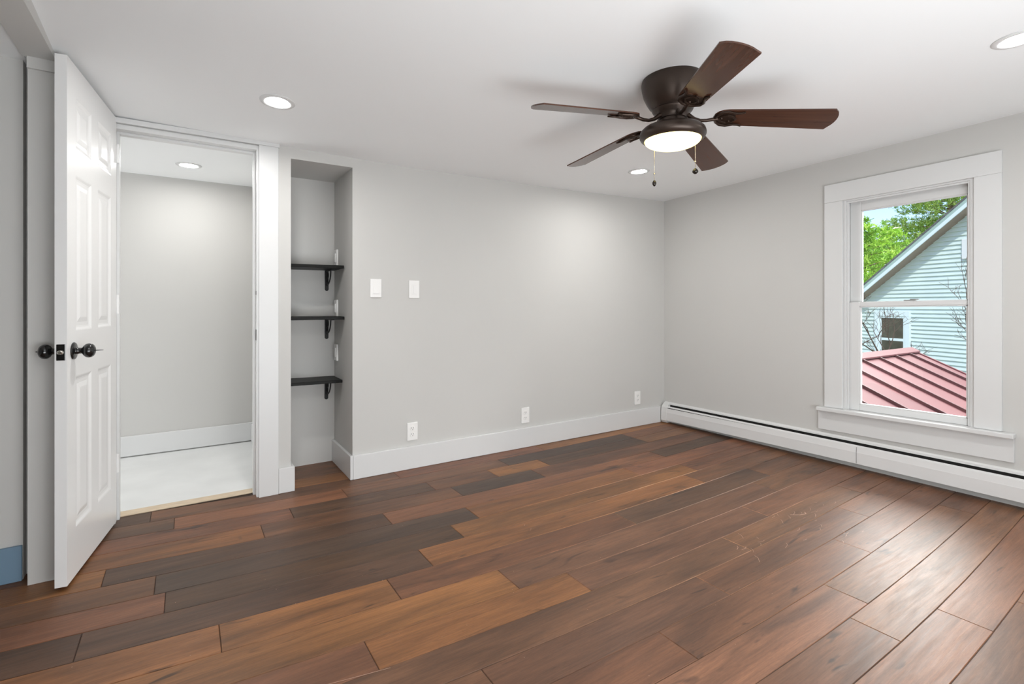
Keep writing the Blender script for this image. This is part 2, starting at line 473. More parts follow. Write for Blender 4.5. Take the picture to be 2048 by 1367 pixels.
# baseboards
struct(simple('baseboard_back', M_trim, None, (.848 + .0, 3.606, YB - .018, YB - .0005, .001, .146), bev=.0025), 'tall white baseboard along the back wall')
struct(simple('baseboard_niche', M_trim, None, (.830, .8475, YB - .0175, 3.529, .001, .146), bev=.0025), 'white baseboard inside right of the niche')
struct(simple('baseboard_left', M_trim, None, (.434, .518, YB - .018, YB - .0005, .001, .141), (.5005, .518, YB - .0005, 3.25, .001, .141), bev=.002), 'short white baseboard between door casing and niche')

# door frame
fr = empty('trim_1', (0, 0, 0), label='white door casing and jamb around the hall doorway', kind='structure')
simple('casing_side', M_trim, fr, (.334, .433, YB - .019, YB - .0005, 0, 1.943), bev=.0015)
simple('casing_side', M_trim, fr, (-.405, -.30, YB - .019, YB - .0005, 0, 1.943), bev=.0015)
simple('casing_head', M_trim, fr, (-.415, .438, YB - .020, YB - .0005, 1.9435, 1.969), bev=.0015)
simple('jamb', M_trim, fr, (.324, .345, YB - .006, Y2, 0, 1.917), (.312, .324, YB + .045, YB + .085, 0, 1.917), bev=.001)
simple('jamb', M_trim, fr, (-.31, -.289, YB - .006, Y2, 0, 1.917), (-.289, -.277, YB + .045, YB + .085, 0, 1.917), bev=.001)
simple('head_jamb', M_trim, fr, (-.31, .345, YB - .006, Y2, 1.917, 1.9399), (-.277, .312, YB + .045, YB + .085, 1.905, 1.917), bev=.001)
bm = bmesh.new(); box(bm, .3225, .3245, YB + .006, YB + .034, .865, .925, bev=.0008); link('strike_plate', bm, M_strike, fr)
bm = bmesh.new(); box(bm, .3228, .3245, YB + .010, YB + .022, 1.118, 1.14, bev=.0005); link('hole', bm, M_dark, fr)

# ------------------------------------------------------------------ open six-panel door
def build_door():
    Wd, T = .618, .036
    A = Vector((-.3725, 2.462, 0)); Bp = Vector((-.285, 3.07, 0)); d = (Bp - A).normalized()
    # local frame: X = along door from latch to hinge, Y = toward the back of the door, Z up
    root = empty('door_1', (A.x, A.y, 0), (0, 0, math.atan2(d.y, d.x)), label='white six-panel door standing open at the left, black knobs', kind='structure')
    z0, z1 = .014, 1.965
    xl = [0, .088, .268, .350, .532, Wd]; zl = [z0, .20, .785, .962, 1.565, 1.668, 1.862, z1]
    bm = bmesh.new()

    def topz(x, z):    # top edge slopes a little
        return z + (.026 * (1 - x / Wd)) * max(0, (z - 1.86) / (z1 - 1.86)) if z > 1.86 else z
    for side in (0, 1):
        yy = 0 if side == 0 else T; sg = 1 if side == 0 else -1
        for i in range(5):
            for j in range(7):
                a, b, c, e = xl[i], xl[i + 1], zl[j], zl[j + 1]
                if i in (1, 3) and j in (1, 3, 5):
                    prev = None
                    for ins, dep in ((0, 0), (.004, .001), (.012, .005), (.018, .0062), (.032, .0062), (.050, .002), (.056, .0016)):
                        ring = [bm.verts.new((x, yy + sg * dep, z)) for x, z in ((a + ins, c + ins), (b - ins, c + ins), (b - ins, e - ins), (a + ins, e - ins))]
                        if prev:
                            for k in range(4): bm.faces.new([prev[k], prev[(k + 1) % 4], ring[(k + 1) % 4], ring[k]])
                        prev = ring
                    bm.faces.new(prev)
                else:
                    bm.faces.new([bm.verts.new((x, yy, topz(x, z))) for x, z in ((a, c), (b, c), (b, e), (a, e))])
    for p in (((0, z0), (0, z1)), ((Wd, z1), (Wd, z0)), ((0, z1), (Wd, z1)), ((Wd, z0), (0, z0))):
        (xa, za), (xb, zb) = p
        bm.faces.new([bm.verts.new((xa, 0, topz(xa, za))), bm.verts.new((xb, 0, topz(xb, zb))), bm.verts.new((xb, T, topz(xb, zb))), bm.verts.new((xa, T, topz(xa, za)))])
    bmesh.ops.remove_doubles(bm, verts=bm.verts[:], dist=.0002)
    es = [e for e in bm.edges if len(e.link_faces) == 2 and e.calc_face_angle(0) > 1.2 and all(min(abs(v.co.y), abs(v.co.y - T)) < 1e-5 for v in e.verts)]
    bmesh.ops.bevel(bm, geom=es, offset=.0012, segments=1, affect='EDGES')
    link('slab', bm, M_door, root)
    kx, kz = .064, .885
    for s in (-1, 1):
        kb = bmesh.new()
        prof = [(.0, 0.0), (.033, 0.0), (.0335, .002), (.031, .0055), (.024, .0075), (.014, .009), (.0125, .012), (.0135, .014), (.0115, .017), (.0115, .026), (.0145, .029), (.021, .033), (.0265, .040), (.0280, .0475), (.0265, .055), (.021, .062), (.012, .0665), (.004, .068), (.0, .068)]
        lathe(kb, prof, 40, cap=False)
        M = Matrix.Translation((kx, 0 if s == -1 else T, kz)) @ Matrix.Rotation(PI / 2 if s == -1 else -PI / 2, 4, 'X')
        bmesh.ops.transform(kb, matrix=M, verts=kb.verts[:])
        k = link('door_knob', kb, M_black, root, smooth=False, auto=40)
        pb = bmesh.new(); tube(pb, [(kx, 0 - .066, kz), (kx, -.092, kz)] if s == -1 else [(kx, T + .066, kz), (kx, T + .076, kz)], [.0018, .0009] if s == -1 else [.004, .001], 8)
        link('key_pin', pb, M_strike, k, smooth=True)
    lb = bmesh.new(); box(lb, -.0016, .001, .005, T - .005, kz - .03, kz + .03, bev=.0014, seg=2)
    lp = link('latch_plate', lb, M_black, root)
    lb = bmesh.new(); lathe(lb, [(0, 0), (.0095, 0), (.0095, .006), (.006, .0105), (0, .011)], 24, M=Matrix.Translation((-.0014, T / 2, kz)) @ Matrix.Rotation(-PI / 2, 4, 'Y'))
    link('latch_bolt', lb, M_brass, lp, smooth=False, auto=40)
    for z in (.25, 1.02, 1.75):
        hb = bmesh.new(); lathe(hb, [(0, 0), (.006, 0), (.006, .09), (0, .09)], 16, M=Matrix.Translation((Wd + .003, -.004, z)))
        link('hinge', hb, M_door, root, auto=40)
    return root


build_door()

# ------------------------------------------------------------------ window
def shz(z, y): return z + .018 * (1.25 - y)


def wbox(name, m, parent, *boxes, bev=.0015, seg=1):
    bm = bmesh.new()
    for b in boxes: box(bm, *b, bev=bev, seg=seg)
    for v in bm.verts: v.co.z = shz(v.co.z, v.co.y)
    return link(name, bm, m, parent)


win = empty('window_1', (0, 0, 0), label='white double-hung window with wide flat casing', kind='structure')
CX0 = XR - .020
wbox('casing_side', M_trim, win, (CX0, XR - .0005, 1.589, 1.700, .376, 1.7615))
wbox('casing_side', M_trim, win, (CX0, XR - .0005, .812, .926, .376, 1.7615))
wbox('casing_head', M_trim, win, (CX0, XR - .0005, .812, 1.700, 1.762, 1.883))
wbox('stool', M_trim, win, (XR - .056, XR - .0005, .760, 1.738, .350, .375), bev=.004, seg=2)
wbox('sill', M_trim, win, (XR - .0003, XR + .0555, .9455, 1.5705, .340, .3748), bev=.0004)
wbox('apron', M_trim, win, (CX0, XR - .0005, .765, 1.740, .220, .3495))
wbox('jamb_liner', M_trim, win, (XR - .004, XR + .14, 1.571, 1.5895, .335, 1.7745), (XR - .004, XR + .14, .9255, .945, .335, 1.7745), (XR - .004, XR + .14, .945, 1.571, 1.752, 1.7745), (XR + .056, XR + .148, .9255, 1.5895, .336, .385))
wbox('stop', M_trim, win, (XR + .004, XR + .016, 1.560, 1.571, .376, 1.752), (XR + .004, XR + .016, .945, .956, .376, 1.752), (XR + .004, XR + .016, .956, 1.560, 1.741, 1.752), bev=.001)


def sash(name, x0, x1, ys0, ys1, gy0, gy1, z0, zg0, zg1, z1):
    s = wbox(name, M_trim, win, (x0, x1, gy1, ys1, z0, z1), (x0, x1, ys0, gy0, z0, z1), (x0, x1, gy0, gy1, z0, zg0), (x0, x1, gy0, gy1, zg1, z1), bev=.003)
    wbox('glazing_bead', M_trim, s, (x0 + .003, x1 - .003, gy1 - .006, gy1, zg0, zg1), (x0 + .003, x1 - .003, gy0, gy0 + .006, zg0, zg1), (x0 + .003, x1 - .003, gy0, gy1, zg0, zg0 + .006), (x0 + .003, x1 - .003, gy0, gy1, zg1 - .006, zg1), bev=.001)
    xm = (x0 + x1) / 2
    wbox('glass_pane', M_glass, s, (xm - .0015, xm + .0015, gy0 + .004, gy1 - .004, zg0 + .004, zg1 - .004), bev=0)
    return s


lo = sash('lower_sash', XR + .018, XR + .048, .946, 1.570, .962, 1.503, .3752, .416, 1.056, 1.085)
up = sash('upper_sash', XR + .052, XR + .082, .946, 1.570, .968, 1.508, 1.050, 1.082, 1.690, 1.751)
bm = bmesh.new(); box(bm, XR + .026, XR + .05, 1.205, 1.265, 1.085, 1.093, bev=.002); box(bm, XR + .03, XR + .042, 1.19, 1.235, 1.093, 1.099, bev=.002)
link('sash_lock', bm, mat('sash_lock_grey', (.35, .35, .34), .4), lo)

# ------------------------------------------------------------------ baseboard heater
def build_heater():
    root = empty('baseboard_heater', (XR, .9, 0), label='long white baseboard heater along the window wall floor', cat='heater')
    yE = 3.005; y0 = YR + .05; ym = 1.487

    def prof(name, pts, a, b, m, parent=root):
        bm = bmesh.new(); vs = prism(bm, [(-x, z) for x, z in pts], 'y', a - .9, b - .9)
        for v in bm.verts: v.co.z += .010 * (1.49 - (v.co.y + .9)) if v.co.y + .9 > 1.49 else 0
        es = [e for e in bm.edges if len(e.link_faces) == 2 and e.calc_face_angle(0) > .5]
        bmesh.ops.bevel(bm, geom=es, offset=.0008, segments=1, affect='EDGES')
        return link(name, bm, m, parent)
    prof('back_plate', [(.0005, .045), (.0005, .198), (.006, .198), (.010, .190), (.021, .1875), (.022, .179), (.019, .179), (.018, .184), (.006, .186), (.003, .045)], y0, yE, M_heater)
    prof('damper', [(.0415, .1635), (.0425, .1665), (.0575, .1590), (.0580, .1560), (.0560, .1560)], y0, yE, M_heater)
    prof('element_slot_shade', [(.0068, .05), (.0068, .183), (.0105, .183), (.0125, .153), (.054, .150), (.054, .05)], y0, yE, M_dark)  # black element profile also fills the slot to stand for its shade
    for a, b in ((ym + .0015, yE), (y0, ym - .0015)):
        prof('front_cover', [(.0590, .1500), (.0640, .118), (.0650, .114), (.0650, .042), (.055, .040), (.055, .0425), (.0625, .045), (.0625, .114), (.0570, .1495)], a, b, M_heater)
    cap = prof('end_cap', [(.0005, .020), (.0005, .199), (.012, .199), (.034, .186), (.0605, .158), (.0665, .116), (.0665, .040), (.055, .020)], yE, yE + .058, M_heater)
    return root


build_heater()

# ------------------------------------------------------------------ switches and outlets
def plate_root(name, x, z, label, cat, group=None):
    r = empty(name, (x, YB - .0003, z), label=label, cat=cat, group=group)
    bm = bmesh.new(); box(bm, -.036, .036, -.0065, 0, -.058, .058, bev=.003, seg=2); link('cover_plate', bm, M_plate, r)
    return r


r = plate_root('light_switch', .991, 1.166, 'white rocker light switch nearest to the shelf niche', 'light switch')
bm = bmesh.new(); prism(bm, [(-.0065, -.033), (-.0105, -.033), (-.0065, .033)], 'x', -.0165, .0165); link('rocker', bm, M_plate, r)
r = plate_root('light_switch', 1.244, 1.163, 'white slide dimmer switch, the one farther from the niche', 'light switch')
bm = bmesh.new(); box(bm, -.017, .017, -.0085, -.006, -.033, .033, bev=.001); link('dimmer_frame', bm, M_plate, r)
bm = bmesh.new(); box(bm, -.006, .006, -.0115, -.0085, -.026, .026, bev=.001); link('slider', bm, M_plate, r)
for x, z, lb, kind in ((1.232, .240, 'white duplex outlet low on wall below the light switches', 'duplex'), (2.124, .238, 'white duplex outlet halfway along the back baseboard', 'duplex'), (3.320, .247, 'white wall plate closest to the room corner and heater', 'duplex')):
    r = plate_root('electrical_outlet', x, z, lb, 'outlet', 'outlets above the back baseboard')
    for dz in (.0195, -.0195):
        bm = bmesh.new(); lathe(bm, [(0, 0), (.0165, 0), (.0172, -.002), (.0172, -.003)], 28, M=Matrix.Translation((0, -.0085, dz)) @ Matrix.Rotation(PI / 2, 4, 'X'), cap=True)
        f = link('receptacle', bm, M_plate, r, auto=40)
        bm = bmesh.new()
        for sx in (-.0062, .0062): box(bm, sx - .001, sx + .001, -.0089, -.0084, dz - .001, dz + .008)
        lathe(bm, [(0, 0), (.0022, 0), (.0022, .0005), (0, .0005)], 12, M=Matrix.Translation((0, -.0084, dz - .0075)) @ Matrix.Rotation(PI / 2, 4, 'X'))
        link('slots', bm, M_dark, f)
for z, lb in ((1.376, 'white cover plate on niche side wall above the top shelf'), (1.041, 'white cover plate on niche side wall above the middle shelf'), (.744, 'white cover plate on niche side wall above the bottom shelf')):
    r = empty('wall_plate', (.8479, 3.460, z), (0, 0, 0), label=lb, cat='wall plate', group='cover plates on the niche side wall')
    bm = bmesh.new(); box(bm, -.012, 0, -.036, .036, -.055, .055, bev=.003, seg=2); link('cover_plate', bm, M_plate, r)
    bm = bmesh.new(); box(bm, -.017, -.0118, -.016, .016, -.030, .030, bev=.001); link('insert', bm, M_plate, r)

# ------------------------------------------------------------------ shelves with brackets
def shelf(zt, tilt, yf, lb, cat='shelf'):
    r = empty('wall_shelf', (.5, 3.53, zt), (0, 0, 0), label=lb, cat=cat, group='black shelves in the niche')
    bm = bmesh.new(); box(bm, .0008, .3445, yf - 3.53, -.0008, -.019, 0, bev=.0022, seg=2)
    b = link('shelf_board', bm, M_shelf, r); b.rotation_euler = (0, tilt, 0)
    for bx in (.296,):
        k = bmesh.new()
        # wall plate leg with rounded end
        pts = [(-.012, -.023)] + [(-.012, -.145)] + [(-.012 * math.cos(a), -.145 - .012 * math.sin(a)) for a in [PI * i / 8 for i in range(1, 8)]] + [(.012, -.145), (.012, -.023)]
        vs = prism(k, pts, 'y', -.0065, -.0009)
        bmesh.ops.translate(k, verts=vs, vec=(bx, 0, 0))
        box(k, bx - .011, bx + .011, -.175, -.0009, -.0255, -.0205, bev=.001)
        # curved brace with scroll
        arc = [(bx, -.006 - .115 * math.sin(t), -.120 + .094 * (1 - math.cos(t))) for t in [PI / 2 * i / 14 for i in range(15)]]
        tube(k, arc, .0042, 8)
        for cy, cz, rd in ((-.036, -.052, .021), (-.024, -.090, .012)):
            tube(k, [(bx, cy + rd * math.cos(2 * PI * i / 18), cz + rd * math.sin(2 * PI * i / 18)) for i in range(19)], .003, 6)
        br = link('bracket', k, M_iron, r); br.rotation_euler = (0, tilt, 0)
    return r


shelf(1.312, -.006, 3.266, 'black wooden shelf at the top of the niche')
shelf(.988, 0.0, 3.256, 'black wooden shelf in the middle of the niche, at eye level')
shelf(.583, .012, 3.305, 'black wooden shelf at the bottom of the niche, top surface visible')

# ------------------------------------------------------------------ recessed lights
def recessed(x, y, z, nx, ny, lb, first=None):
    if first is None:
        r = empty('recessed_light', (0, 0, 0))
        bm = bmesh.new(); lathe(bm, [(.049, 0.0), (.0492, -.0035), (.056, -.0065), (.070, -.0055), (.0745, -.002), (.0748, .0)], 56, cap=False); link('trim_ring', bm, M_trim, r, auto=35)
        bm = bmesh.new(); lathe(bm, [(0, -.0028), (.0495, -.0028)], 56, cap=False); link('lens', bm, M_led, r)
    else:
        r = copy_tree(first)
    r.location = (x, y, z); r.rotation_euler = (ny, -nx, 0)
    tag(r, label=lb, cat='recessed light', group='recessed ceiling lights')
    return r


def on_ceiling(px, py):
    u = (px - 1024) / F_PX; v = (HORIZON - py) / F_PX; a = alpha
    rx = math.cos(a) + u * math.sin(a); ry = math.sin(a) - u * math.cos(a)
    z = 2.0
    for _ in range(20):
        t = (z - CAM_H) / v; z = zceil(rx * t, ry * t)
    return rx * t, ry * t, z


L0 = None
for px, py, lb in ((555, 203, 'lit recessed ceiling light nearest the open door'), (1278, 342, 'lit recessed ceiling light beyond the fan, near the far corner'), (2037, 77, 'lit recessed ceiling light at the upper right edge, nearest the window')):
    x, y, z = on_ceiling(px, py)
    kx = (zceil(x + .1, y) - zceil(x - .1, y)) / .2; ky = (zceil(x, y + .1) - zceil(x, y - .1)) / .2
    r = recessed(x, y, z - .0005, kx, ky, lb, L0)
    if L0 is None: L0 = r
x, y = .40, .50
recessed(x, y, zceil(x, y) - .0005, 0, -.024, 'lit recessed ceiling light above the camera, between the open door and the rear wall', L0)
r = recessed(.013, 3.945, 1.9878, 0, 0, 'lit recessed ceiling light in the hall beyond the doorway', L0)
for ch in r.children:
    if ch.name.startswith('lens'):
        ch.data = ch.data.copy(); ch.data.materials[0] = M_led2

# ------------------------------------------------------------------ ceiling fan
def build_fan():
    cx, cy = 1.703, 1.386; zc = zceil(cx, cy)
    root = empty('ceiling_fan', (cx, cy, zc), label='dark bronze five-blade ceiling fan with lit frosted bowl', cat='ceiling fan')
    bm = bmesh.new()
    lathe(bm, [(0, .012), (.118, .012), (.124, -.004), (.127, -.018), (.124, -.040), (.118, -.066), (.106, -.092), (.094, -.112), (.084, -.120), (.080, -.124), (.083, -.128), (.078, -.136), (.066, -.146), (.060, -.156), (.058, -.166), (.0, -.166)], 64)
    link('motor_housing', bm, M_bronze, root, auto=38)
    bm = bmesh.new()
    lathe(bm, [(0, -.160), (.052, -.160), (.054, -.170), (.056, -.184), (.062, -.188), (.095, -.194), (.118, -.203), (.130, -.215), (.134, -.228), (.134, -.236), (.129, -.246), (.122, -.252), (.116, -.255), (.110, -.250), (.108, -.24)], 72, cap=False)
    lk = link('light_kit', bm, M_bronze, root, auto=38)
    bm = bmesh.new(); lathe(bm, [(.1135, -.250)] + [(.1135 * math.cos(t), -.252 - .036 * math.sin(t)) for t in [PI / 2 * i / 12 for i in range(0, 12)]] + [(0, -.288)], 64, cap=False)
    link('glass_bowl', bm, M_fanglass, root, smooth=True)
    zr = -.166       # blade iron root height at hub
    for ang, tz in ((162.5, 1.825), (92.2, 1.7754), (18.6, 1.7643), (313.9, 1.7826), (238.2, 1.8285)):
        Rb = .6135; r0 = .165
        droop = math.atan2((tz - zc) - (zr - .0), Rb - .10)
        pivot = Matrix.Translation((0, 0, zr)) @ Matrix.Rotation(math.radians(ang), 4, 'Z') @ Matrix.Translation((.10, 0, 0)) @ Matrix.Rotation(-droop, 4, 'Y') @ Matrix.Rotation(math.radians(-13), 4, 'X') @ Matrix.Translation((-.10, 0, 0))
        # blade outline in local coordinates (x radial, y across)
        out = []
        wr, wt = .052, .066
        for i in range(9):
            t = PI / 2 + PI * i / 8; out.append((r0 + .050 + .055 * math.cos(t), wr * math.sin(t)))
        n = 8
        for i in range(1, n + 1):
            q = i / n; out.append((r0 + .05 + (Rb - .022 - r0 - .05) * q, -(wr + (wt - wr) * q)))
        for i in range(1, 8):
            q = i / 8; a = -1 + 2 * q; out.append((Rb - .022 + .022 * (1 - abs(a) ** 2.2) - .004 * a, wt * a))
        for i in range(n, 0, -1):
            q = i / n; out.append((r0 + .05 + (Rb - .022 - r0 - .05) * q, (wr + (wt - wr) * q)))
        bm = bmesh.new(); prism(bm, out, 'z', 0, .0055)
        es = [e for e in bm.edges if len(e.link_faces) == 2 and e.calc_face_angle(0) > 1.2]
        bmesh.ops.bevel(bm, geom=es, offset=.001, segments=1, affect='EDGES')
        b = link('blade', bm, M_blade, root); b.matrix_local = pivot
        # blade iron: curved arm and scroll frame under the blade root
        bm = bmesh.new()
        tube(bm, [(.045, 0, .018), (.062, 0, .010), (.085, 0, -.006), (.110, 0, -.014), (.135, 0, -.013), (.160, 0, -.007), (.178, 0, -.004)], [.011, .010, .008, .007, .007, .0075, .006], 10)
        for s in (-1, 1):
            heart = [(.165, 0), (.172, .022 * s), (.190, .042 * s), (.215, .047 * s), (.243, .038 * s), (.262, .040 * s), (.274, .048 * s)]
            tube(bm, [(x, y, -.0045) for x, y in heart], [.0055, .006, .006, .0055, .005, .0045, .003], 8)
            inner = [(.178, 0), (.190, .018 * s), (.212, .026 * s), (.234, .016 * s), (.246, 0)]
            tube(bm, [(x, y, -.004) for x, y in inner], .0045, 8)
        plate = [(.168, -.020), (.185, -.037), (.215, -.040), (.240, -.030), (.246, 0), (.240, .030), (.215, .040), (.185, .037), (.168, .020)]
        prism(bm, plate, 'z', -.0035, -.0003)
        for px, py in ((.192, 0), (.222, .018), (.222, -.018)):
            lathe(bm, [(0, -.0075), (.004, -.0068), (.006, -.0035), (0, -.0035)], 12, M=Matrix.Translation((px, py, 0)))
        ir = link('blade_iron', bm, M_iron2, b, smooth=False, auto=40)
    for dx, dy, ztop, zk, lab in ((.0465 * .838 * 2.05, -.0465 * .546 * 2.05, -.170, -.382, 1), (-.0560 * .838 + .04, .056 * .546 + .06, -.2, -.415, 0)):
        bm = bmesh.new(); x, y = dx, dy
        z = ztop; k = 0
        tube(bm, [(x, y, ztop), (x, y, zk + .012)], .0011, 6)
        nb = int((ztop - zk) / .006)
        for i in range(nb):
            bmesh.ops.create_icosphere(bm, subdivisions=1, radius=.0017, matrix=Matrix.Translation((x, y, ztop - .006 * i)))
        bmesh.ops.create_icosphere(bm, subdivisions=2, radius=.0042, matrix=Matrix.Translation((x, y, zk + .040)))
        ch = link('pull_chain', bm, M_chrome, root, smooth=True)
        bm = bmesh.new()
        lathe(bm, [(0, .014), (.0035, .012), (.0085, .007), (.0125, 0), (.011, -.006), (.005, -.011), (0, -.012)] if lab else [(0, .014), (.004, .012), (.0085, .004), (.0085, -.004), (.004, -.012), (0, -.014)], 20, M=Matrix.Translation((x, y, zk)), cap=False)
        link('pull_knob', bm, M_knobdark, ch, smooth=True)
    return root


build_fan()

# ------------------------------------------------------------------ outside: metal roof of the wing below
M_roof = mat('standing_seam_maroon_metal', (.150, .060, .064), .55, spec=.10, noise=.06, nscale=1.5)
M_ribshade = mat('seam_rib_shaded_maroon', (.075, .026, .028), .5)  # maroon darkened to stand for the shaded sides of the seam ribs
def build_wing():
    x0, x1, yr, zr, k = 3.83, 7.55, 2.5, .50, math.tan(math.radians(25))
    root = empty('metal_roof', (x0, yr, zr), label='maroon standing seam metal roof just below the window', cat='roof'); root['kind'] = 'thing'
    ye = 4.2
    bm = bmesh.new()
    for s in (-1, 1):
        t = [bm.verts.new(p) for p in ((0, 0, 0), (x1 - x0, 0, 0), (x1 - x0, s * ye, -k * ye), (0, s * ye, -k * ye))]
        u = [bm.verts.new((v.co.x, v.co.y, v.co.z - .05)) for v in t]
        bm.faces.new(t); bm.faces.new(u)
        for i in range(4): bm.faces.new([t[i], t[(i + 1) % 4], u[(i + 1) % 4], u[i]])
    link('roof_panel', bm, M_roof, root)
    c, sn = math.cos(math.radians(25)), math.sin(math.radians(25))
    xx = 7.27
    seams = []
    while xx > x0 + .05: seams.append(xx); xx -= .416
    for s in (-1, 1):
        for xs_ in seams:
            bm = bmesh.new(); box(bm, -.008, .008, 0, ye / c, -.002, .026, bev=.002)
            o = link('seam_rib', bm, M_ribshade, root); o.location = (xs_ - x0, 0, 0); o.rotation_euler = (-math.radians(25), 0, 0) if s == 1 else (-math.radians(25), 0, PI)
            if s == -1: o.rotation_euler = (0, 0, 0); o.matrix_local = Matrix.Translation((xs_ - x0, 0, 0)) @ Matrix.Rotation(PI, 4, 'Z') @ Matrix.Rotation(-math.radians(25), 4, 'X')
    bm = bmesh.new(); w = .085; prism(bm, [(-w, -w * k + .020), (0, .022), (w, -w * k + .020), (w, -w * k + .036), (0, .040), (-w, -w * k + .036)], 'x', 0, x1 - x0 + .02)
    link('ridge_cap', bm, M_roof, root)
    bm = bmesh.new()
    prism(bm, [(-ye, -k * ye - .09), (0, -.09), (ye, -k * ye - .09), (ye, -k * ye + .01), (0, .015), (-ye, -k * ye + .01)], 'x', x1 - x0 - .01, x1 - x0 + .02)
    link('rake_trim', bm, M_roof, root)
    bm = bmesh.new(); prism(bm, [(-3.9, -3.9), (-3.9, -k * 3.9 - .06), (0, -.06), (3.9, -k * 3.9 - .06), (3.9, -3.9)], 'x', .0, x1 - x0 - .2)
    link('wing_wall', bm, mat('wing_siding', (.6, .6, .58), .7, noise=.05, nscale=3), root)
    return root


build_wing()

# ------------------------------------------------------------------ outside: neighbour house
M_mint = mat('clapboard_mint', (.57, .67, .645), .6, spec=.3, noise=.04, nscale=2)
M_mintw = mat('house_trim_white', (.66, .76, .78), .5)
M_rake = mat('rake_board_pale_green', (.34, .45, .40), .5)
M_soffit = mat('soffit_brown', (.30, .24, .2), .7)
M_shingle = mat('roof_shingle_grey', (.12, .12, .12), .85, noise=.3, nscale=12)
M_hglass = mat('house_window_dark_glass', (.05, .05, .035), .12, spec=.8, noise=.5, nscale=6)
def build_house():
    P0 = (15.874, 5.178); th = math.radians(71.2)
    root = empty('neighbour_house', (P0[0], P0[1], 0), (0, 0, th), label='mint green clapboard house with steep gable outside the window', cat='house')
    # local: x = along wall (to the left in the view), y = out toward our house
    G = -3.2; sl = .75; xa = -5.0       # gable apex
    def zr(x): return 1.33 + 1.49 * sl - sl * x if x > xa else 1.33 + 1.49 * sl - sl * xa - sl * (xa - x)
    # clapboards: saw tooth
    bm = bmesh.new(); p = .104; z = G; xl, xr = -13.0, 2.3
    while z < zr(xa) - .02:
        z1 = z + p
        # extent of wall at that height
        a, b = xl, xr
        lim = lambda zz: ((1.33 + 1.49 * sl - zz) / sl)
        b = min(xr, lim(z1)); a = max(xl, 2 * xa - lim(z1))
        if b <= a: break
        vs = [bm.verts.new(q) for q in ((a, .034, z), (b, .034, z), (b, .0, z1), (a, .0, z1), (a, .0, z), (b, .0, z))]
        bm.faces.new(vs[:4]); bm.faces.new([vs[4], vs[5], vs[1], vs[0]])
        z = z1
    link('clapboard_wall', bm, M_mint, root)
    bm = bmesh.new(); prism(bm, [(xl, G), (xr, G), (xr, zr(xr) - .05), (xa, zr(xa) - .05), (xl, zr(xl) - .05)], 'y', -4, -.001); link('house_body', bm, M_mint, root)
    # roof slab, fascia (rake) boards
    ov = .35
    for s in (1, -1):
        bm = bmesh.new()
        xe = 3.0 if s == 1 else 2 * xa - 3.0
        prism(bm, [(xa, zr(xa) + .02), (xe, zr(xe) + .02), (xe, zr(xe) + .07), (xa, zr(xa) + .07)], 'y', -4.2, ov + .01); link('roof_slope', bm, M_shingle, root)
        bm = bmesh.new(); prism(bm, [(xa, zr(xa) - .17), (xe, zr(xe) - .17), (xe, zr(xe) + .04), (xa, zr(xa) + .04)], 'y', ov - .03, ov); link('rake_board', bm, M_rake, root)
        bm = bmesh.new(); prism(bm, [(xa, zr(xa) - .19), (xe, zr(xe) - .19), (xe, zr(xe) - .09), (xa, zr(xa) - .09)], 'y', ov, ov + .022); link('rake_moulding', bm, M_mintw, root)
        bm = bmesh.new(); prism(bm, [(xa, zr(xa) - .17), (xe, zr(xe) - .17), (xe, zr(xe) - .14), (xa, zr(xa) - .14)], 'y', .0, ov - .03); link('soffit', bm, M_soffit, root)
    # window
    w = simple('house_window', M_mintw, root, (.92, 1.05, .0, .08, -.72, .76), (.08, .21, .0, .08, -.72, .76), (.08, 1.05, .0, .08, .7605, .91), (.06, 1.07, .0, .10, -.80, -.721), bev=.004)
    simple('sash', M_mintw, w, (.86, .9195, .005, .065, -.72, .76), (.2105, .26, .005, .065, -.72, .76), (.26, .86, .005, .065, .71, .76), (.26, .86, .005, .065, .10, .17), bev=.003)
    simple('pane', M_hglass, w, (.255, .865, .044, .048, -.70, .72))
    # attic vent at right edge
    simple('gable_vent', mat('vent_white', (.7, .72, .72), .5), root, (-1.62, -1.13, .0, .07, 2.16, 2.62), bev=.004)
    return root


build_house()

# ------------------------------------------------------------------ ground
bm = bmesh.new(); box(bm, 3.83, 90, -40, 80, -3.4, -3.2)
struct(link('ground', bm, mat('lawn_and_leaves', (.16, .17, .08), .95, noise=.4, nscale=1.5)), 'lawn far below')

# ------------------------------------------------------------------ trees
def leafmat(name, c1, c2):
    m = mat(name, c1, .6, spec=.3)
    nt = m.node_tree; b = nt.nodes['Principled BSDF']
    at = nt.nodes.new('ShaderNodeAttribute'); at.attribute_name = 'tone'
    nt.links.new(at.outputs['Color'], b.inputs['Base Color'])
    b.inputs['Transmission Weight'].default_value = 0
    return m


M_pine = leafmat('pine_needles', (.2, .4, .05), (.1, .3, .05))
M_bark = mat('bark_brown', (.20, .13, .09), .9, noise=.3, nscale=8)
M_twig = mat('bare_twig_brown', (.085, .055, .04), .85)


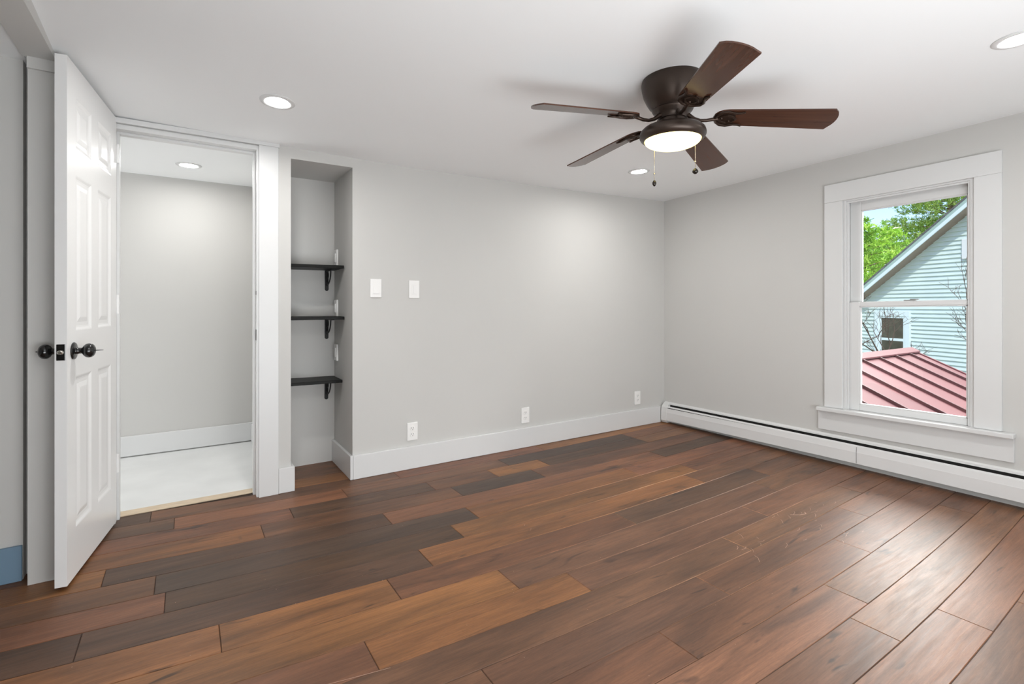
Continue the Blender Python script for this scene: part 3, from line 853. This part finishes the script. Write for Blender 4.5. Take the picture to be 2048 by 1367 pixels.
def pine(x, y, H, base, spread, cols, nb, lb, seed, z0=1.0, droop=.05, dens=.5):
    rr = random.Random(seed)
    root = empty('pine_tree', (x, y, base), label=lb, cat='tree', group='pine trees beyond the neighbour house')
    tb = bmesh.new(); tube(tb, [(0, 0, 0), (.05, .03, H * .4), (-.03, .05, H * .75), (0, 0, H)], [H * .022, H * .017, H * .01, .02], 10)
    fb = bmesh.new(); tone = fb.loops.layers.float_color.new('tone')
    for i in range(nb):
        q = (i + .5) / nb; z = z0 + (H - z0) * q ** .9
        L = spread * (1 - q) ** .55 * rr.uniform(.7, 1.15) + .25
        a = i * 2.399 + rr.uniform(-.3, .3); dr = Vector((math.cos(a), math.sin(a), rr.uniform(.05, .35) * (0.4 + q)))
        pts = [Vector((0, 0, z)) + dr * (L * t) + Vector((0, 0, -droop * L * t * t)) for t in (0, .35, .7, 1)]
        tube(tb, pts, [.045 * (1 - q) + .02, .03 * (1 - q) + .012, .012, .004], 5)
        n = int((14 + 26 * L) * dens)
        for k in range(n):
            t = rr.uniform(.22, 1.03); c = pts[0].lerp(pts[-1], t) + Vector((rr.gauss(0, .13), rr.gauss(0, .13), rr.gauss(.03, .09))) * (L * .55 + .25)
            col = rr.choice(cols); j = rr.uniform(.75, 1.25); colr = (col[0] * j, col[1] * j, col[2] * j, 1)
            for m_ in range(9):
                d = Vector((rr.gauss(0, 1), rr.gauss(0, 1), rr.gauss(.5, .8))).normalized(); ln = rr.uniform(.10, .22); s = d.cross(Vector((rr.random(), rr.random(), rr.random()))).normalized() * .017
                f = fb.faces.new([fb.verts.new(c - s), fb.verts.new(c + s), fb.verts.new(c + d * ln + s * .7), fb.verts.new(c + d * ln - s * .7)])
                for lp in f.loops: lp[tone] = colr
    link('trunk', tb, M_bark, root, smooth=True); link('foliage', fb, M_pine, root)
    return root


GR = [(.30, .50, .06), (.40, .60, .09), (.20, .38, .05)]; OL = [(.26, .40, .08), (.20, .33, .07), (.34, .46, .13)]
pine(23.6, 9.7, 7.7, -3.2, 2.3, GR, 80, 'bright green pine left of the gable, its top just under the sky', 1, 2.0)
pine(33.3, 12.3, 8.5, -3.2, 2.8, GR, 80, 'green pine between the other two behind the gable roof', 2, 2.0)
pine(42.4, 11.8, 17.4, -3.2, 5.4, OL, 150, 'tall olive green pine rising behind the upper gable edge', 3, 2.2, dens=.95)
pine(62.0, 21.0, 10.9, -3.2, 4.0, OL, 70, 'paler pine farthest back behind the bright green one', 5, 1.5)


def bare(x, y, base, H, lb, seed, lean=(0, 0), trunk=.035, depth=6, mt=None, name='bare_tree'):
    rr = random.Random(seed); bm = bmesh.new()

    def grow(p, d, L, r, k):
        q = p; pts = [p]; rad = [r]
        for i in range(3):
            d = (d + Vector((rr.gauss(0, .12), rr.gauss(0, .12), rr.gauss(.03, .08)))).normalized(); q = q + d * L / 3; pts.append(q); rad.append(r * (1 - .13 * (i + 1)))
        tube(bm, pts, rad, 5 if k > 2 else 4, cap=False)
        if k == 0: return
        for i in range(rr.choice((2, 3))):
            nd = (d + Vector((rr.gauss(0, .55), rr.gauss(0, .55), rr.gauss(.1, .3)))).normalized()
            grow(pts[-1] if i < 2 else pts[2], nd, L * rr.uniform(.6, .85), r * .66, k - 1)
    grow(Vector((0, 0, 0)), Vector((lean[0], lean[1], 1)).normalized(), H * .3, trunk, depth)
    o = link(name, bm, mt or M_twig); o.location = (x, y, base)
    return tag(o, label=lb, cat='tree', group='leafless trees in front of the mint house')


bare(13.1, 3.75, -3.2, 5.3, 'leafless dark tree before the right part of the mint wall', 11, (.08, -.02), .06, 7)
bare(12.1, 4.75, -3.2, 4.4, 'leafless small tree left of the neighbour window', 12, (-.02, .05), .04, 6)
M_dead = mat('dead_branch_tan', (.34, .24, .17), .9)
o = bare(28.9, 10.6, -3.2, 6.4, 'tan leafless tree tangled below the pines along the gable roof', 14, (.05, -.08), .07, 7, M_dead); o['group'] = 'leafless trees by the gable'
